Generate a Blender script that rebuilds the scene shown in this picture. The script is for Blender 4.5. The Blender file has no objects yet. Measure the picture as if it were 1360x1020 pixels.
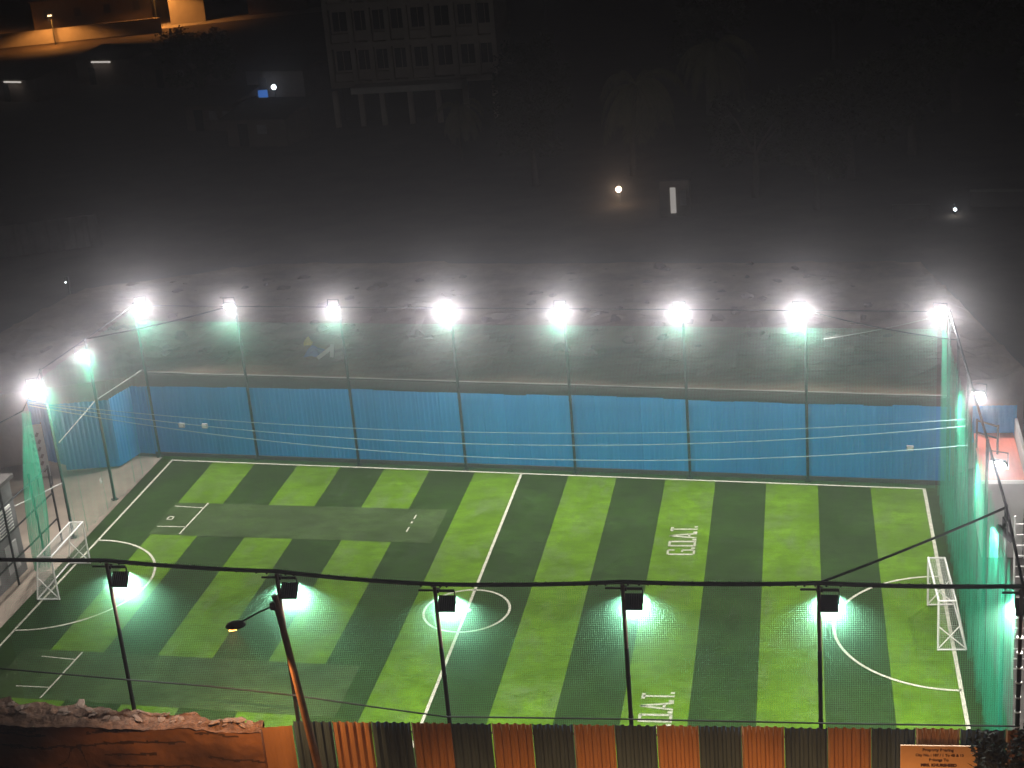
import bpy, bmesh, math, random
from mathutils import Vector, Matrix
random.seed(7)
PI = math.pi
S = bpy.context.scene
COL = S.collection

# ------------------------------------------------------------------ camera
cd = bpy.data.cameras.new("camera")
cam = bpy.data.objects.new("camera", cd); COL.objects.link(cam)
cd.sensor_width = 36.0; cd.lens = 2060.86 / 1360 * 36
cd.clip_start = 0.5; cd.clip_end = 2000
_r = Vector((0.98241, 0.16789, -0.08173)); _u = Vector((0.01757, 0.35266, 0.93558)); _f = Vector((-0.1859, 0.92057, -0.34351))
cam.matrix_world = Matrix(((_r.x, _u.x, -_f.x, 27.5989), (_r.y, _u.y, -_f.y, -41.8103), (_r.z, _u.z, -_f.z, 25.5242), (0, 0, 0, 1)))
S.camera = cam

# ------------------------------------------------------------------ night sky, exposure, renderer
W = bpy.data.worlds.new("World"); S.world = W; W.use_nodes = True
_bg = W.node_tree.nodes["Background"]
_bg.inputs[0].default_value = (1.0, 0.78, 0.62, 1); _bg.inputs[1].default_value = 0.0008
S.view_settings.view_transform = 'Standard'; S.view_settings.look = 'None'
S.view_settings.exposure = 0.0; S.view_settings.gamma = 1.0; S.view_settings.use_curve_mapping = False
S.cycles.use_denoising = True
S.cycles.max_bounces = 6; S.cycles.diffuse_bounces = 3; S.cycles.glossy_bounces = 2
S.cycles.transmission_bounces = 3; S.cycles.volume_bounces = 0; S.cycles.transparent_max_bounces = 24
S.cycles.sample_clamp_indirect = 4.0
S.cycles.caustics_reflective = False; S.cycles.caustics_refractive = False

FLOOD_W = 520.0          # each LED floodlight
FLOOD_C = (1.0, 0.965, 0.95)
SODIUM_C = (1.0, 0.445, 0.13)
HAZE = 0.0015           # wide scatter of the air
HAZE_GLARE = 0.0020       # strongly forward scatter added to the air to imitate lens glare round the lamps

# ------------------------------------------------------------------ materials
def mat(name, c, rough=0.8, spec=0.3, metal=0.0, var=0.25, scale=3.0, c2=None, bump=0.0, bscale=40.0, detail=6.0, stretch=None):
    m = bpy.data.materials.new(name); m.use_nodes = True
    n = m.node_tree.nodes; l = m.node_tree.links; b = n["Principled BSDF"]
    b.inputs["Roughness"].default_value = rough; b.inputs["Metallic"].default_value = metal
    b.inputs["Specular IOR Level"].default_value = spec
    tc = n.new("ShaderNodeTexCoord"); src = tc.outputs["Object"]
    if stretch:
        mp = n.new("ShaderNodeMapping"); mp.inputs["Scale"].default_value = stretch
        l.new(src, mp.inputs[0]); src = mp.outputs[0]
    nz = n.new("ShaderNodeTexNoise"); nz.inputs["Scale"].default_value = scale; nz.inputs["Detail"].default_value = detail
    nz.inputs["Roughness"].default_value = 0.62
    l.new(src, nz.inputs["Vector"])
    rp = n.new("ShaderNodeValToRGB")
    lo = c2 if c2 else tuple(x * (1 - var) for x in c)
    hi = c if c2 else tuple(min(1, x * (1 + var)) for x in c)
    rp.color_ramp.elements[0].position = 0.3; rp.color_ramp.elements[0].color = (*lo, 1)
    rp.color_ramp.elements[1].position = 0.7; rp.color_ramp.elements[1].color = (*hi, 1)
    l.new(nz.outputs["Fac"], rp.inputs[0]); l.new(rp.outputs[0], b.inputs["Base Color"])
    if bump:
        n2 = n.new("ShaderNodeTexNoise"); n2.inputs["Scale"].default_value = bscale; n2.inputs["Detail"].default_value = 4
        l.new(tc.outputs["Object"], n2.inputs["Vector"])
        bp = n.new("ShaderNodeBump"); bp.inputs["Strength"].default_value = bump; bp.inputs["Distance"].default_value = 0.03
        l.new(n2.outputs["Fac"], bp.inputs["Height"]); l.new(bp.outputs[0], b.inputs["Normal"])
    return m

def emit(name, c, s):
    m = bpy.data.materials.new(name); m.use_nodes = True
    n = m.node_tree.nodes; n.remove(n["Principled BSDF"])
    e = n.new("ShaderNodeEmission"); e.inputs[0].default_value = (*c, 1); e.inputs[1].default_value = s
    m.node_tree.links.new(e.outputs[0], n["Material Output"].inputs[0])
    return m

def turf_mat(name, c, wear=0.5):
    # mown artificial turf: broad worn patches, finer scuffs along Y and blade-scale grain
    m = bpy.data.materials.new(name); m.use_nodes = True
    n = m.node_tree.nodes; l = m.node_tree.links; b = n["Principled BSDF"]
    b.inputs["Roughness"].default_value = 0.85; b.inputs["Specular IOR Level"].default_value = 0.03
    tc = n.new("ShaderNodeTexCoord")
    def noise(sc, det, st=None, ro=0.6):
        z = n.new("ShaderNodeTexNoise"); z.inputs["Scale"].default_value = sc; z.inputs["Detail"].default_value = det
        z.inputs["Roughness"].default_value = ro
        if st:
            mp = n.new("ShaderNodeMapping"); mp.inputs["Scale"].default_value = st
            l.new(tc.outputs["Object"], mp.inputs[0]); l.new(mp.outputs[0], z.inputs["Vector"])
        else: l.new(tc.outputs["Object"], z.inputs["Vector"])
        return z.outputs["Fac"]
    def mix(a, bb, f):
        x = n.new("ShaderNodeMix"); x.data_type = 'RGBA'
        for s, k in ((a, 6), (bb, 7)):
            if isinstance(s, tuple): x.inputs[k].default_value = (*s, 1)
            else: l.new(s, x.inputs[k])
        l.new(f, x.inputs[0]); return x.outputs[2]
    def ramp(f, a, bb, va=0.0, vb=1.0):
        r = n.new("ShaderNodeMapRange"); r.inputs[1].default_value = a; r.inputs[2].default_value = bb
        r.inputs[3].default_value = va; r.inputs[4].default_value = vb
        l.new(f, r.inputs[0]); return r.outputs[0]
    lo = tuple(x * 0.62 for x in c); hi = tuple(min(1, x * 1.32) for x in c)
    g = sum(c) / 3
    worn = tuple(x * 0.6 + (g * 1.25) * 0.4 for x in c)
    s = mix(lo, hi, ramp(noise(0.55, 6), 0.3, 0.7))
    s = mix(s, worn, ramp(noise(1.1, 8, (1, 0.45, 1), 0.7), 0.47, 0.66, 0, wear))
    s = mix(s, tuple(x * 0.5 for x in c), ramp(noise(2.2, 8, (0.55, 1.2, 1), 0.8), 0.45, 0.64, 0, 0.85))
    s = mix(s, tuple(x * 0.6 for x in c), ramp(noise(14, 5, None, 0.8), 0.46, 0.68, 0, 0.85))
    l.new(s, b.inputs["Base Color"])
    bp = n.new("ShaderNodeBump"); bp.inputs["Strength"].default_value = 0.35; bp.inputs["Distance"].default_value = 0.02
    l.new(noise(35, 4), bp.inputs["Height"]); l.new(bp.outputs[0], b.inputs["Normal"])
    return m

def net_mat(name, c, cell=0.055, thick=0.11, tr=0.5):
    m = bpy.data.materials.new(name); m.use_nodes = True
    n = m.node_tree.nodes; l = m.node_tree.links; n.remove(n["Principled BSDF"])
    uv = n.new("ShaderNodeUVMap"); sp = n.new("ShaderNodeSeparateXYZ"); l.new(uv.outputs[0], sp.inputs[0])
    def math_(op, a, b=None):
        x = n.new("ShaderNodeMath"); x.operation = op
        for i, s in enumerate((a, b)):
            if s is None: continue
            if isinstance(s, (int, float)): x.inputs[i].default_value = s
            else: l.new(s, x.inputs[i])
        return x.outputs[0]
    u = math_('LESS_THAN', math_('FRACT', math_('DIVIDE', sp.outputs[0], cell)), thick)
    v = math_('LESS_THAN', math_('FRACT', math_('DIVIDE', sp.outputs[1], cell)), thick)
    k = math_('MAXIMUM', u, v)
    d = n.new("ShaderNodeBsdfDiffuse"); d.inputs[0].default_value = (*c, 1)
    t = n.new("ShaderNodeBsdfTranslucent"); t.inputs[0].default_value = (*c, 1)
    mx = n.new("ShaderNodeMixShader"); mx.inputs[0].default_value = tr
    l.new(d.outputs[0], mx.inputs[1]); l.new(t.outputs[0], mx.inputs[2])
    tp = n.new("ShaderNodeBsdfTransparent")
    o = n.new("ShaderNodeMixShader"); l.new(k, o.inputs[0]); l.new(tp.outputs[0], o.inputs[1]); l.new(mx.outputs[0], o.inputs[2])
    l.new(o.outputs[0], n["Material Output"].inputs[0])
    return m

M = {}
M['turf_dark'] = turf_mat('turf_dark', (0.025, 0.058, 0.011), 0.6)
M['turf_bright'] = turf_mat('turf_bright', (0.098, 0.205, 0.010), 0.85)
M['turf_strip'] = turf_mat('turf_strip', (0.050, 0.088, 0.026), 0.4)
M['paint'] = mat('line_paint', (0.62, 0.58, 0.47), 0.8, 0.1, scale=5, c2=(0.36, 0.38, 0.26), detail=9)
M['paint_faint'] = mat('faded_paint', (0.46, 0.45, 0.36), 0.8, 0.1, scale=5, c2=(0.26, 0.30, 0.18), detail=9)
M['ground'] = mat('dark_soil', (0.06, 0.048, 0.036), 0.95, scale=0.35, var=0.5, detail=10)
M['dirt'] = mat('dirt', (0.29, 0.20, 0.14), 0.95, scale=0.35, c2=(0.09, 0.065, 0.048), bump=0.6, bscale=5.0, detail=10)
M['beige'] = mat('beige_concrete', (0.36, 0.29, 0.22), 0.9, scale=0.9, c2=(0.24, 0.195, 0.15), detail=8)
M['blue'] = mat('blue_sheet', (0.006, 0.275, 0.62), 0.5, 0.2, scale=1.2, c2=(0.006, 0.215, 0.49), stretch=(1, 1, 0.12), detail=8)
M['blue2'] = mat('blue_sheet_worn', (0.012, 0.30, 0.64), 0.5, 0.2, scale=1.5, c2=(0.008, 0.235, 0.52), stretch=(1, 1, 0.1), detail=8)
M['orange'] = mat('orange_sheet', (0.36, 0.20, 0.105), 0.5, 0.3, scale=1.1, c2=(0.24, 0.13, 0.068), detail=9, stretch=(1, 1, 0.3))
M['charcoal'] = mat('charcoal_sheet', (0.062, 0.105, 0.165), 0.5, 0.3, scale=1.1, c2=(0.03, 0.052, 0.085), detail=9, stretch=(1, 1, 0.3))
M['pole'] = mat('pole_green', (0.016, 0.021, 0.018), 0.7, 0.15, scale=3, var=0.4)
M['pole2'] = mat('pole_brown', (0.075, 0.045, 0.034), 0.65, 0.25, scale=3, var=0.4)
M['post'] = mat('post_brown', (0.17, 0.10, 0.065), 0.8, 0.1, scale=3, var=0.35)
M['black'] = mat('black_housing', (0.012, 0.012, 0.013), 0.6, 0.3, var=0.2)
M['cable'] = mat('black_cable', (0.015, 0.017, 0.015), 0.7, 0.2, var=0.3)
M['rope'] = mat('pale_rope', (0.30, 0.48, 0.47), 0.7, 0.2, var=0.2)
M['grope'] = mat('grey_rope', (0.38, 0.38, 0.34), 0.7, 0.2, var=0.2)
M['lens'] = emit('flood_lens', FLOOD_C, 40.0)
M['net'] = net_mat('green_net', (0.09, 0.58, 0.34), 0.055, 0.07, 0.42)
M['net_near'] = net_mat('green_net_near', (0.24, 0.72, 0.44), 0.055, 0.05, 0.05)
M['net_side'] = net_mat('green_net_side', (0.035, 0.44, 0.25), 0.055, 0.085, 0.4)
M['net_dense'] = net_mat('green_net_gathered', (0.03, 0.34, 0.19), 0.05, 0.2, 0.45)
M['goalnet'] = net_mat('white_goal_net', (0.55, 0.55, 0.5), 0.06, 0.10, 0.3)
M['white'] = mat('white_tube', (0.78, 0.76, 0.70), 0.45, 0.4, var=0.08)
M['mud'] = mat('orange_plaster', (0.23, 0.115, 0.062), 0.9, scale=0.8, c2=(0.10, 0.052, 0.032), bump=0.2, bscale=12, detail=9)
M['mudtop'] = mat('broken_mud', (0.12, 0.066, 0.040), 0.95, scale=4, c2=(0.04, 0.024, 0.016), bump=1.0, bscale=14, detail=9)
M['crack'] = mat('crack_shadow', (0.035, 0.018, 0.012), 0.95, var=0.3)
M['stone'] = mat('rubble_stone', (0.14, 0.098, 0.072), 0.9, scale=3, c2=(0.08, 0.054, 0.04))
M['concrete'] = mat('grey_concrete', (0.20, 0.19, 0.18), 0.9, scale=0.8, c2=(0.12, 0.115, 0.11), detail=9)
M['wallgrey'] = mat('pale_wall', (0.42, 0.40, 0.38), 0.85, scale=0.9, c2=(0.30, 0.285, 0.27), detail=9)
M['dwall'] = mat('dark_wall', (0.075, 0.066, 0.056), 0.95, scale=1.2, c2=(0.045, 0.04, 0.035), detail=9)
M['bplaster'] = mat('building_plaster', (0.60, 0.52, 0.45), 0.9, scale=0.5, c2=(0.46, 0.40, 0.34), detail=8)
M['dark'] = mat('dark_opening', (0.012, 0.012, 0.013), 0.6, var=0.3)
M['red'] = mat('red_roof', (0.62, 0.16, 0.10), 0.6, 0.3, scale=1.5, c2=(0.45, 0.115, 0.07), stretch=(3, 0.5, 1))
M['leaf'] = mat('leaf', (0.075, 0.08, 0.032), 0.7, 0.25, scale=0.8, c2=(0.03, 0.036, 0.016))
M['palm'] = mat('palm_leaf', (0.30, 0.28, 0.15), 0.7, 0.25, scale=1.2, c2=(0.17, 0.165, 0.085))
M['bark'] = mat('bark', (0.10, 0.075, 0.055), 0.95, scale=5, var=0.4)
M['sign'] = mat('sign_face', (0.82, 0.56, 0.36), 0.6, 0.3, scale=2, c2=(0.70, 0.46, 0.28))
M['ink'] = mat('sign_ink', (0.06, 0.02, 0.015), 0.7, var=0.2)
M['rust'] = mat('rusty_roof', (0.10, 0.085, 0.075), 0.8, scale=1.2, c2=(0.06, 0.05, 0.045))
M['shackwall'] = mat('shack_wall', (0.26, 0.20, 0.16), 0.9, scale=1.0, c2=(0.16, 0.125, 0.10))
M['asphalt'] = mat('asphalt', (0.055, 0.053, 0.05), 0.9, scale=1.5, var=0.3)
M['tube'] = emit('tube_light', (1.0, 0.93, 0.85), 0.9)
M['bulb'] = emit('warm_bulb', (1.0, 0.72, 0.5), 14.0)
M['coolbulb'] = emit('cool_bulb', (0.85, 0.92, 1.0), 9.0)
M['bluescreen'] = emit('blue_lit_panel', (0.05, 0.18, 0.6), 0.9)
M['sodium'] = emit('sodium_lamp', (1.0, 0.42, 0.09), 8.0)
M['sodium_far'] = emit('far_sodium_lamp', (1.0, 0.6, 0.3), 8.0)
M['yellow'] = mat('yellow_cloth', (0.5, 0.42, 0.08), 0.8, var=0.2)
M['bluecl'] = mat('blue_cloth', (0.09, 0.13, 0.32), 0.8, var=0.2)

# ------------------------------------------------------------------ mesh builder
class MB:
    def __init__(s): s.v = []; s.f = []; s.mi = []; s.uv = {}; s.mats = []
    def mid(s, m):
        if m not in s.mats: s.mats.append(m)
        return s.mats.index(m)
    def face(s, pts, m, uv=None):
        b = len(s.v); s.v += [tuple(p) for p in pts]; s.f.append(list(range(b, b + len(pts)))); s.mi.append(s.mid(m))
        if uv: s.uv[len(s.f) - 1] = uv
    def box(s, c, d, m, R=None, taper=1.0):
        b = len(s.v); c = Vector(c)
        for z in (-1, 1):
            k = taper if z > 0 else 1.0
            for x, y in ((-1, -1), (1, -1), (1, 1), (-1, 1)):
                p = Vector((x * d[0] / 2 * k, y * d[1] / 2 * k, z * d[2] / 2))
                if R is not None: p = R @ p
                s.v.append(tuple(c + p))
        for q in ((3, 2, 1, 0), (4, 5, 6, 7), (0, 1, 5, 4), (1, 2, 6, 5), (2, 3, 7, 6), (3, 0, 4, 7)):
            s.f.append([b + i for i in q]); s.mi.append(s.mid(m))
    def tube(s, pts, r, m, n=8, cap=True, r2=None):
        pts = [Vector(p) for p in pts]; N = len(pts); b = len(s.v)
        up = Vector((0, 0, 1))
        for i, p in enumerate(pts):
            t = (pts[min(i + 1, N - 1)] - pts[max(i - 1, 0)]).normalized()
            a = t.cross(up if abs(t.z) < 0.95 else Vector((1, 0, 0))).normalized(); c = t.cross(a)
            rr = r if r2 is None else r + (r2 - r) * i / (N - 1)
            for k in range(n):
                th = 2 * PI * k / n
                s.v.append(tuple(p + a * rr * math.cos(th) + c * rr * math.sin(th)))
        for i in range(N - 1):
            for k in range(n):
                s.f.append([b + i * n + k, b + i * n + (k + 1) % n, b + (i + 1) * n + (k + 1) % n, b + (i + 1) * n + k]); s.mi.append(s.mid(m))
        if cap:
            s.f.append([b + k for k in range(n)]); s.mi.append(s.mid(m))
            s.f.append([b + (N - 1) * n + k for k in reversed(range(n))]); s.mi.append(s.mid(m))
    def prism(s, poly, z0, z1, m, mtop=None):
        n = len(poly); b = len(s.v)
        s.v += [(x, y, z0) for x, y in poly] + [(x, y, z1) for x, y in poly]
        for i in range(n):
            s.f.append([b + i, b + (i + 1) % n, b + n + (i + 1) % n, b + n + i]); s.mi.append(s.mid(m))
        s.f.append([b + n + i for i in range(n)]); s.mi.append(s.mid(mtop or m))
        s.f.append([b + i for i in reversed(range(n))]); s.mi.append(s.mid(m))
    def corrugated(s, a, bpt, z0, z1, m, period=0.2, depth=0.03, thick=0.004, z0b=None, z1b=None, jag=0.0):
        # trapezoidal profile sheet from a to b (xy), two skins
        a = Vector(a); bpt = Vector(bpt); L = (bpt - a).length; t = (bpt - a) / L; nrm = Vector((-t.y, t.x))
        prof = []; u = 0.0
        while u < L - 1e-6:
            for du, h in ((0, 0), (0.14, 0), (0.30, 1), (0.70, 1), (0.86, 0)):
                uu = u + du * period
                if uu < L: prof.append((uu, h * depth))
            u += period
        prof.append((L, 0))
        for off in (0.0, -thick):
            b = len(s.v)
            for uu, h in prof:
                p = a + t * uu + nrm * (h + off); k = uu / L
                zb = z0 + ((z0b if z0b is not None else z0) - z0) * k
                zt = z1 + ((z1b if z1b is not None else z1) - z1) * k + (random.uniform(-jag, jag) if jag else 0)
                s.v += [(p.x, p.y, zb), (p.x, p.y, zt)]
            for i in range(len(prof) - 1):
                q = [b + 2 * i, b + 2 * i + 2, b + 2 * i + 3, b + 2 * i + 1]
                s.f.append(q if off == 0 else q[::-1]); s.mi.append(s.mid(m))
    def mesh(s, name):
        me = bpy.data.meshes.new(name); me.from_pydata(s.v, [], s.f)
        for m in s.mats: me.materials.append(m)
        me.polygons.foreach_set("material_index", s.mi)
        if s.uv:
            ul = me.uv_layers.new(name="UVMap")
            for fi, uvs in s.uv.items():
                p = me.polygons[fi]
                for li, w in zip(p.loop_indices, uvs): ul.data[li].uv = w
        me.update(); return me
    def build(s, name, parent=None, loc=None, smooth=False):
        me = s.mesh(name)
        if smooth: me.polygons.foreach_set("use_smooth", [True] * len(me.polygons))
        return link(name, me, parent, loc)

def link(name, me, parent=None, loc=None):
    o = bpy.data.objects.new(name, me); COL.objects.link(o)
    if parent is not None: o.parent = parent
    if loc is not None: o.location = loc
    return o
def tag(o, label, cat, group=None):
    o['label'] = label; o['category'] = cat
    if group: o['group'] = group
    return o
def thing(name, label, cat, loc=(0, 0, 0), rz=0.0, group=None):
    o = bpy.data.objects.new(name, None); COL.objects.link(o); o.empty_display_size = 0.3
    o.location = loc; o.rotation_euler = (0, 0, rz)
    return tag(o, label, cat, group)
def struct(o): o['kind'] = 'structure'; return o
def sag(a, b, s, n=16):
    a = Vector(a); b = Vector(b)
    return [a.lerp(b, i / n) + Vector((0, 0, -s * 4 * (i / n) * (1 - i / n))) for i in range(n + 1)]
def area_lamp(name, parent, loc, direction, size, power, color, sy=None):
    ld = bpy.data.lights.new(name, 'AREA'); ld.energy = power; ld.color = color
    ld.shape = 'RECTANGLE'; ld.size = size; ld.size_y = sy or size
    o = bpy.data.objects.new(name, ld); COL.objects.link(o); o.parent = parent; o.location = loc
    o.rotation_euler = Vector(direction).to_track_quat('-Z', 'Y').to_euler()
    return o
def point_lamp(name, parent, loc, power, color, r=0.08):
    ld = bpy.data.lights.new(name, 'POINT'); ld.energy = power; ld.color = color; ld.shadow_soft_size = r
    o = bpy.data.objects.new(name, ld); COL.objects.link(o); o.parent = parent; o.location = loc
    return o

# ------------------------------------------------------------------ ground, plateau, turf
FARF = lambda x: 18.26 - 0.109 * (x + 1.07)          # far fence line
TOUCH = lambda x: 15.97 - 0.108 * (x - 16)            # far touchline
NEARY = -6.75
g = MB(); g.face([(-460, -460, -0.03), (460, -460, -0.03), (460, 460, -0.03), (-460, 460, -0.03)], M['ground'])
struct(g.build('ground'))

def lot():
    # raised dirt plateau behind the far fence: dense heaped grid clipped to its outline
    out = [(-1.4, 20.0), (33.0, 15.45), (36.1, 18.1), (33.2, 33.4), (12.5, 35.5), (-1.3, 37.1), (-10.6, 33.2), (-12.0, 25.0), (-11.0, 15.6), (-6.4, 17.7), (-1.9, 19.3)]
    bm = bmesh.new()
    vs = [bm.verts.new((x, y, 3.4)) for x, y in out]; bm.faces.new(vs)
    for axis, lo, hi in ((0, -12, 36), (1, 15.5, 37)):
        k = lo
        while k < hi:
            no = (1, 0, 0) if axis == 0 else (0, 1, 0); co = (k, 0, 0) if axis == 0 else (0, k, 0)
            bmesh.ops.bisect_plane(bm, geom=bm.verts[:] + bm.edges[:] + bm.faces[:], plane_co=co, plane_no=no)
            k += 0.4
    from mathutils import noise
    for v in bm.verts:
        p = Vector((v.co.x * 0.33, v.co.y * 0.5, 0.3))
        edge = min(1.0, max(0.0, (v.co.y - (19.8 - 0.132 * (v.co.x + 1.4))) / 2.5))
        if v.is_boundary: edge *= 0.25
        h = (noise.fractal(p, 1.0, 2.0, 5) * 0.22 + noise.fractal(p * 4, 1.0, 2.0, 4) * 0.10) * (1.0 if v.co.y < 27 else 0.45)
        v.co.z += (h + 0.1) * edge
    # side skirt
    be = [e for e in bm.edges if e.is_boundary]
    ret = bmesh.ops.extrude_edge_only(bm, edges=be)
    for v in ret['geom']:
        if isinstance(v, bmesh.types.BMVert): v.co.z = -0.1
    bmesh.ops.recalc_face_normals(bm, faces=bm.faces[:])
    me = bpy.data.meshes.new('dirt_terrain'); bm.to_mesh(me); bm.free(); me.materials.append(M['dirt'])
    return link('dirt_terrain', me)
struct(lot())

b = MB()                                             # beige yard left of the pitch
b.face([(-9, 0.0, -0.012), (-0.62, 0.0, -0.012), (-0.62, 18.15, -0.012), (-9, 18.9, -0.012)], M['beige'])
struct(b.build('concrete_ground'))
b = MB()
b.face([(33.15, -7, -0.012), (38, -7, -0.012), (38, 8.4, -0.012), (33.15, 8.4, -0.012)], M['dwall'])
struct(b.build('paved_ground'))
b = MB(); b.face([(-30, -18, -0.018), (70, -16, -0.018), (70, -9.5, -0.018), (-30, -9.8, -0.018)], M['asphalt'])
struct(b.build('road'))

t = MB()
t.face([(-0.62, NEARY, 0), (33.1, NEARY, 0), (33.1, FARF(33.1), 0), (-0.62, FARF(-0.62), 0)], M['turf_dark'])
SK = -0.065
for i in range(1, 16, 2):
    x0, x1 = 2.0 * i, 2.0 * i + 2.0
    t.face([(x0, NEARY, 0.004), (x1, NEARY, 0.004), (x1, TOUCH(x1), 0.004), (x0, TOUCH(x0), 0.004)], M['turf_bright'])
s1 = lambda x, y: y + SK * (x - 2.4)
t.face([(1.9, s1(1.9, 10.25), 0.008), (13.6, s1(13.6, 10.25), 0.008), (13.6, s1(13.6, 13.22), 0.008), (1.9, s1(1.9, 13.22), 0.008)], M['turf_strip'])
t.face([(1.0, s1(1.0, -1.75), 0.008), (13.2, s1(13.2, -1.75), 0.008), (13.2, s1(13.2, 1.3), 0.008), (1.0, s1(1.0, 1.3), 0.008)], M['turf_strip'])
turf = struct(t.build('turf_ground'))

k = MB(); Z = 0.013; P = M['paint']
def line(a, bb, w=0.09, P=P):
    a = Vector((*a, Z)); bb = Vector((*bb, Z)); d = (bb - a).normalized(); n_ = Vector((-d.y, d.x, 0)) * w / 2
    n = max(1, int((bb - a).length / 1.0))
    for i in range(n):
        p, q = a.lerp(bb, i / n), a.lerp(bb, (i + 1) / n)
        k.face([p - n_, q - n_, q + n_, p + n_], P)
def arc(c, r, a0, a1, w=0.09, n=48):
    for i in range(n):
        p = [a0 + (a1 - a0) * (i + j) / n for j in (0, 1)]
        k.face([(c[0] + rr * math.cos(x), c[1] + rr * math.sin(x), Z) for rr, x in ((r - w / 2, p[0]), (r + w / 2, p[0]), (r + w / 2, p[1]), (r - w / 2, p[1]))], P)
line((0, NEARY), (0, TOUCH(0))); line((32, NEARY), (32, TOUCH(32)), 0.12); line((16, NEARY), (16, TOUCH(16)), 0.1)
line((-0.045, TOUCH(0)), (32.06, TOUCH(32)))
arc((16, 4.35), 1.49, 0, 2 * PI, 0.085); arc((0, 6.17), 3.57, -PI / 2, PI / 2); arc((32, 3.41), 3.64, PI / 2, 3 * PI / 2)
arc((16, 4.35), 0.1, 0, 2 * PI, 0.14, 20)
for yo, xo in ((0, 0), (-12.02, -0.12)):                                    # creases of the two batting strips
    line((3.35 + xo, 13.2 + yo), (3.2 + xo, 10.3 + yo), 0.06)
    line((2.0 + xo, 12.9 + yo), (3.28 + xo, 12.72 + yo), 0.05); line((2.0 + xo, 11.0 + yo), (3.22 + xo, 10.94 + yo), 0.05)
line((2.15, 11.62), (2.15, 11.9), 0.05); line((2.15, 11.9), (2.36, 11.88), 0.05); line((2.36, 11.88), (2.36, 11.62), 0.05); line((2.15, 11.64), (2.36, 11.62), 0.05)
line((12.44, 12.0), (12.43, 11.65), 0.05); line((12.42, 11.4), (12.42, 11.25), 0.07); line((12.41, 10.9), (12.40, 10.5), 0.05)
def goat(x0, y0, xw=1.0, L=2.3):
    # condensed capitals G.O.A.T. read along +Y, tops towards -X; a = along the line, h = height
    def bar(a0, h0, a1, h1, w=0.09):
        line((x0 - h0 * xw, y0 + a0 * L), (x0 - h1 * xw, y0 + a1 * L), w * 1.1, M['paint_faint'])
    c = 0.0
    wd = 0.15
    # G
    bar(0, .06, 0, .94, .10); bar(0, .97, wd, .97, .07); bar(wd, .97, wd, .74, .08); bar(0, .03, wd, .03, .07); bar(wd, .03, wd, .46, .09); bar(wd * .5, .46, wd, .46, .06)
    bar(.215, .0, .215, .15, .11)
    # O
    bar(.30, .06, .30, .94, .10); bar(.30 + wd, .06, .30 + wd, .94, .10); bar(.28, .96, .32 + wd, .96, .08); bar(.28, .04, .32 + wd, .04, .08)
    bar(.515, .0, .515, .15, .11)
    # A
    bar(.58, .0, .66, 1.0, .09); bar(.74, .0, .66, 1.0, .09); bar(.61, .28, .71, .28, .08)
    bar(.785, .0, .785, .15, .11)
    # T
    bar(.90, .0, .90, .95, .09); bar(.83, .95, .97, .95, .10)
    bar(.985, .0, .985, .13, .10)
goat(23.55, 8.65); goat(23.52, -2.95)
struct(k.build('pitch_floor_markings'))

# ------------------------------------------------------------------ floodlight poles
TILT = math.radians(44)
R_T = Matrix.Rotation(-TILT, 3, 'X')                  # local +Y becomes (0, cos, -sin)
def mk_pole(h, cols):
    m = MB(); m.tube([(0, 0, 0), (0, 0, h * 0.74)], 0.058, cols[0], 10); m.tube([(0, 0, h * 0.74), (0, 0, h)], 0.05, cols[1], 10)
    m.box((0, 0, 0.02), (0.24, 0.24, 0.03), cols[0])
    for z in (h * 0.45, h * 0.62): m.tube([(0, 0, z - 0.03), (0, 0, z + 0.03)], 0.068, M['cable'], 10)
    return m.mesh('pole')
def mk_bar():
    m = MB(); m.box((0, 0, 0), (0.95, 0.045, 0.045), M['black']); m.box((0, 0, 0), (0.16, 0.14, 0.09), M['black']); return m.mesh('cross_bar')
def mk_housing():
    m = MB()
    m.box((0, 0, 0), (0.45, 0.05, 0.43), M['black'], R_T)
    for i in range(7): m.box(R_T @ Vector((-0.18 + 0.06 * i, -0.042, 0)), (0.012, 0.034, 0.38), M['black'], R_T)    # cooling fins
    for sx in (-1, 1): m.box(R_T @ Vector((sx * 0.2145, 0.045, 0)), (0.02, 0.04, 0.43), M['black'], R_T)
    for sz in (-1, 1): m.box(R_T @ Vector((0, 0.045, sz * 0.2045)), (0.408, 0.04, 0.02), M['black'], R_T)
    return m.mesh('floodlight')
def mk_lens():
    m = MB(); m.box(R_T @ Vector((0, 0.034, 0)), (0.404, 0.016, 0.386), M['lens'], R_T); return m.mesh('lens')
def mk_bracket():
    m = MB(); m.box((0.24, 0, 0.16), (0.022, 0.045, 0.36), M['black']); m.box((-0.24, 0, 0.16), (0.022, 0.045, 0.36), M['black']); m.box((0, 0, 0.352), (0.502, 0.045, 0.02), M['black'])
    return m.mesh('bracket')
MESH_BAR, MESH_HOUS, MESH_LENS, MESH_BRK = mk_bar(), mk_housing(), mk_lens(), mk_bracket()
_pm = {}
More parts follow.
